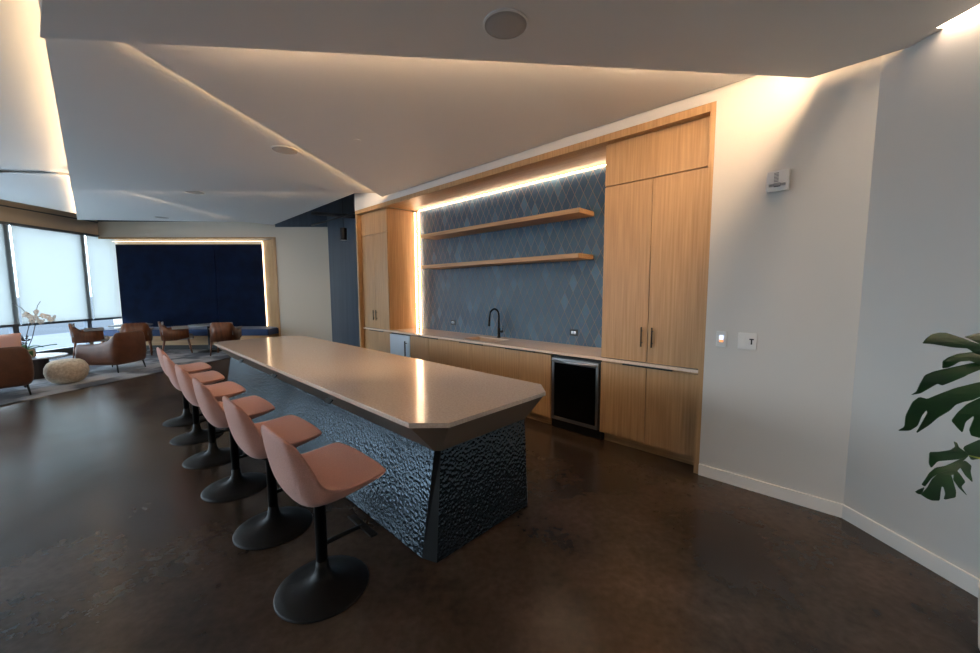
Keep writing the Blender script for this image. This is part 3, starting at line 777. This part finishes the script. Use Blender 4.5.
def round_table(label, loc):
    t = thing('round_table', label, 'table', loc)
    MB().lathe([(.28, 0), (.28, .012), (.05, .03), (.035, .06), (.035, .69), (.1, .705)], n=28).build('pedestal', 'blackmatte', t, True)
    MB().lathe([(.44, .706), (.45, .712), (.45, .728), (.445, .732)], n=40).build('tabletop', 'marble', t)
    return t
round_table('round pale table between the window and the wooden armchairs', UD(-9.45, 10.45, 0.012) )
round_table('round table in front of the right part of the blue bench', UD(-7.4, 10.45, 0.012))

# ------------------------------------------------------------------ monstera, at the right wall
t = thing('potted_monstera', 'large split-leaf monstera in front of the angled white wall', 'plant', (.62, 2.66, 0))
o0 = Vector((.62, 2.66, 0))
MB().lathe([(.12, 0), (.15, .02), (.17, .30), (.16, .30), (.15, .26), (.001, .26)], n=32).build('planter', 'white_pl', t)
MB().lathe([(.149, .24), (.149, .262), (.001, .27)], n=24).build('soil', 'soil', t)
def Apx(pts): return [(880+x/8.16, 320+y/8.16) for x, y in pts]
def Bpx(pts): return [(880+x/5.02, 380+y/5.02) for x, y in pts]
lobesA = [
 Apx([(348,192),(380,150),(430,115),(490,102),(540,104),(600,122),(680,148),(740,172),(830,200),(1000,260),(1000,330),(860,300),(770,268),(740,245),(715,232),(600,225),(500,208),(420,195)]),
 Apx([(690,138),(760,118),(816,105),(950,110),(1050,180),(1000,260),(870,220),(790,182),(750,162)]),
 Apx([(512,395),(515,335),(560,305),(640,275),(740,262),(830,258),(1000,280),(1000,400),(830,370),(770,345),(735,333),(650,340),(600,370),(560,388)]),
 Apx([(255,612),(300,585),(330,520),(370,450),(440,420),(520,400),(620,380),(740,352),(830,345),(1000,370),(1000,420),(830,400),(720,445),(690,462),(600,500),(510,535),(470,520),(400,560),(330,600)]),
 Bpx([(90,255),(125,235),(130,180),(165,110),(200,85),(240,95),(300,70),(380,40),(502,10),(600,10),(620,60),(502,85),(470,100),(420,110),(380,125),(350,155),(290,190),(250,225),(180,270),(215,210),(240,165),(235,150),(210,180),(190,230),(150,255)]),
 Bpx([(360,205),(390,165),(440,120),(502,90),(620,40),(640,200),(560,280),(502,292),(460,280),(450,250),(475,190),(470,180),(430,210),(415,265),(390,240)]),
]
lobesB = [
 Bpx([(372,308),(388,315),(397,338),(430,360),(447,380),(400,398),(340,404),(290,408),(258,442),(247,420),(250,362),(300,360),(355,352),(380,335)]),
 Bpx([(447,380),(412,412),(360,452),(300,465),(260,492),(226,536),(210,526),(235,490),(250,466),(282,440),(330,432),(400,400)]),
 Bpx([(412,412),(430,405),(460,430),(455,460),(467,515),(432,482),(405,440),(388,456),(402,472),(430,512),(408,536),(440,582),(400,545),(370,502),(372,474),(358,478),(366,500),(383,560),(380,590),(322,602),(330,572),(322,540),(310,534),(305,560),(300,606),(262,606),(240,598),(206,576),(240,540),(262,498),(300,467),(360,452)]),
 Bpx([(178,562),(196,550),(226,538),(208,576),(190,572)]),
 Bpx([(428,332),(500,300),(560,300),(570,390),(502,396),(460,402),(446,378),(420,346)]),
]
def depthA(x, y): return 1.52+.0012*(1000-x)+.00001*(y-380)**2
def depthB(x, y): return 1.66+.0010*(980-x)-.0006*(y-440)+.00001*(x-940)**2
def leaf(lobes, df, mid, lab):
    m = MB()
    for k, pl in enumerate(lobes):
        q = []                                  # round the outline a little between its corners
        for (x0, y0), (x1, y1) in zip(pl, pl[1:]+pl[:1]):
            q += [(x0+.12*(x1-x0), y0+.12*(y1-y0)), (x0+.88*(x1-x0), y0+.88*(y1-y0))]
        pl = q
        ys = [p[1] for p in pl]; yc = sum(ys)/len(ys); sp = max(ys)-min(ys)+1
        pts = []
        for x, y in pl:
            d = df(x, y)+.05*((y-yc)/sp)**2+.006*k     # each lobe is cupped about its own vein
            pts.append(ray_at(x, y, d)-o0)
        tri = tessellate_polygon([[Vector((x, y, 0)) for x, y in pl]])
        va = [m.bm.verts.new(q) for q in pts]; vb = [m.bm.verts.new(q+fw*.0025) for q in pts]; nn = len(pts)
        for a, b, c_ in tri: m.bm.faces.new((va[a], va[b], va[c_])); m.bm.faces.new((vb[c_], vb[b], vb[a]))
        for i in range(nn): m.bm.faces.new((va[(i+1) % nn], va[i], vb[i], vb[(i+1) % nn]))
    o = m.build('leaf', 'leaf', t); 
    v = MB()
    for q in mid: v.tube([tuple(ray_at(x, y, df(x, y)-.004)-o0) for x, y in q], [.005]+[.0035]*(len(q)-2)+[.002], 6)
    v.build('vein', 'stem', o, True)
    return o
leaf(lobesA, depthA, [[(1004, 395), (1000, 375), (1002, 350)]], '')
leaf(lobesB, depthB, [[(981, 458.7), (975, 457.2), (969, 455.5)]], '')
pA = ray_at(1004, 395, 1.52)-o0; pB = ray_at(981, 458.7, 1.66)-o0
MB().tube([(0, 0, .26), (.02, .0, .7), tuple(pA*.7+Vector((.05, .05, .35))), tuple(pA)], [.012, .010, .008, .006], 8).build('leaf_stalk', 'stem', t, True)
MB().tube([(-.03, .02, .26), (-.01, .02, .6), tuple(pB*.6+Vector((.03, .03, .4))), tuple(pB)], [.012, .010, .008, .006], 8).build('leaf_stalk', 'stem', t, True)

# ------------------------------------------------------------------ light
wd = bpy.data.worlds.new('sky'); SC.world = wd; wd.use_nodes = True
nt = wd.node_tree; nt.nodes.clear()
out = N(nt, 'ShaderNodeOutputWorld'); bg = N(nt, 'ShaderNodeBackground'); bg.inputs[1].default_value = 6
tc = N(nt, 'ShaderNodeTexCoord'); sx = N(nt, 'ShaderNodeSeparateXYZ'); rp_ = N(nt, 'ShaderNodeValToRGB')
rp_.color_ramp.elements[0].position = 0; rp_.color_ramp.elements[0].color = (.58, .74, .88, 1)
rp_.color_ramp.elements[1].position = .6; rp_.color_ramp.elements[1].color = (.60, .77, 1, 1)
e = rp_.color_ramp.elements.new(.06); e.color = (.90, .95, 1, 1)
nt.links.new(tc.outputs['Generated'], sx.inputs[0]); nt.links.new(sx.outputs[2], rp_.inputs[0])
nt.links.new(rp_.outputs[0], bg.inputs[0]); nt.links.new(bg.outputs[0], out.inputs[0])
al = bpy.data.lights.new('window_portal', 'AREA'); al.shape = 'RECTANGLE'; al.size = 16.7; al.size_y = 3.1
al.cycles.is_portal = True
ao = bpy.data.objects.new('window_portal', al); C.objects.link(ao)      # guides the sky light through the window wall
X, Y, Zv = Vector((-S2, S2, 0)), Vector((0, 0, 1)), Vector((S2, S2, 0))   # Zv = X x Y; an area light shines along -Zv
X = -X; Zv = -Zv                                                          # so it shines into the room (+u)
pm = Matrix.Identity(4); pp = UD(WU-.16, (BD+WD+.5)/2, 1.68)
for i in range(3): pm[i][0] = X[i]; pm[i][1] = Y[i]; pm[i][2] = Zv[i]; pm[i][3] = pp[i]
ao.matrix_world = pm
SC.view_settings.view_transform = 'Standard'; SC.view_settings.look = 'None'
SC.view_settings.exposure = .48; SC.view_settings.gamma = 1; SC.view_settings.use_curve_mapping = False
SC.cycles.use_denoising = True
SC.cycles.sample_clamp_indirect = 8
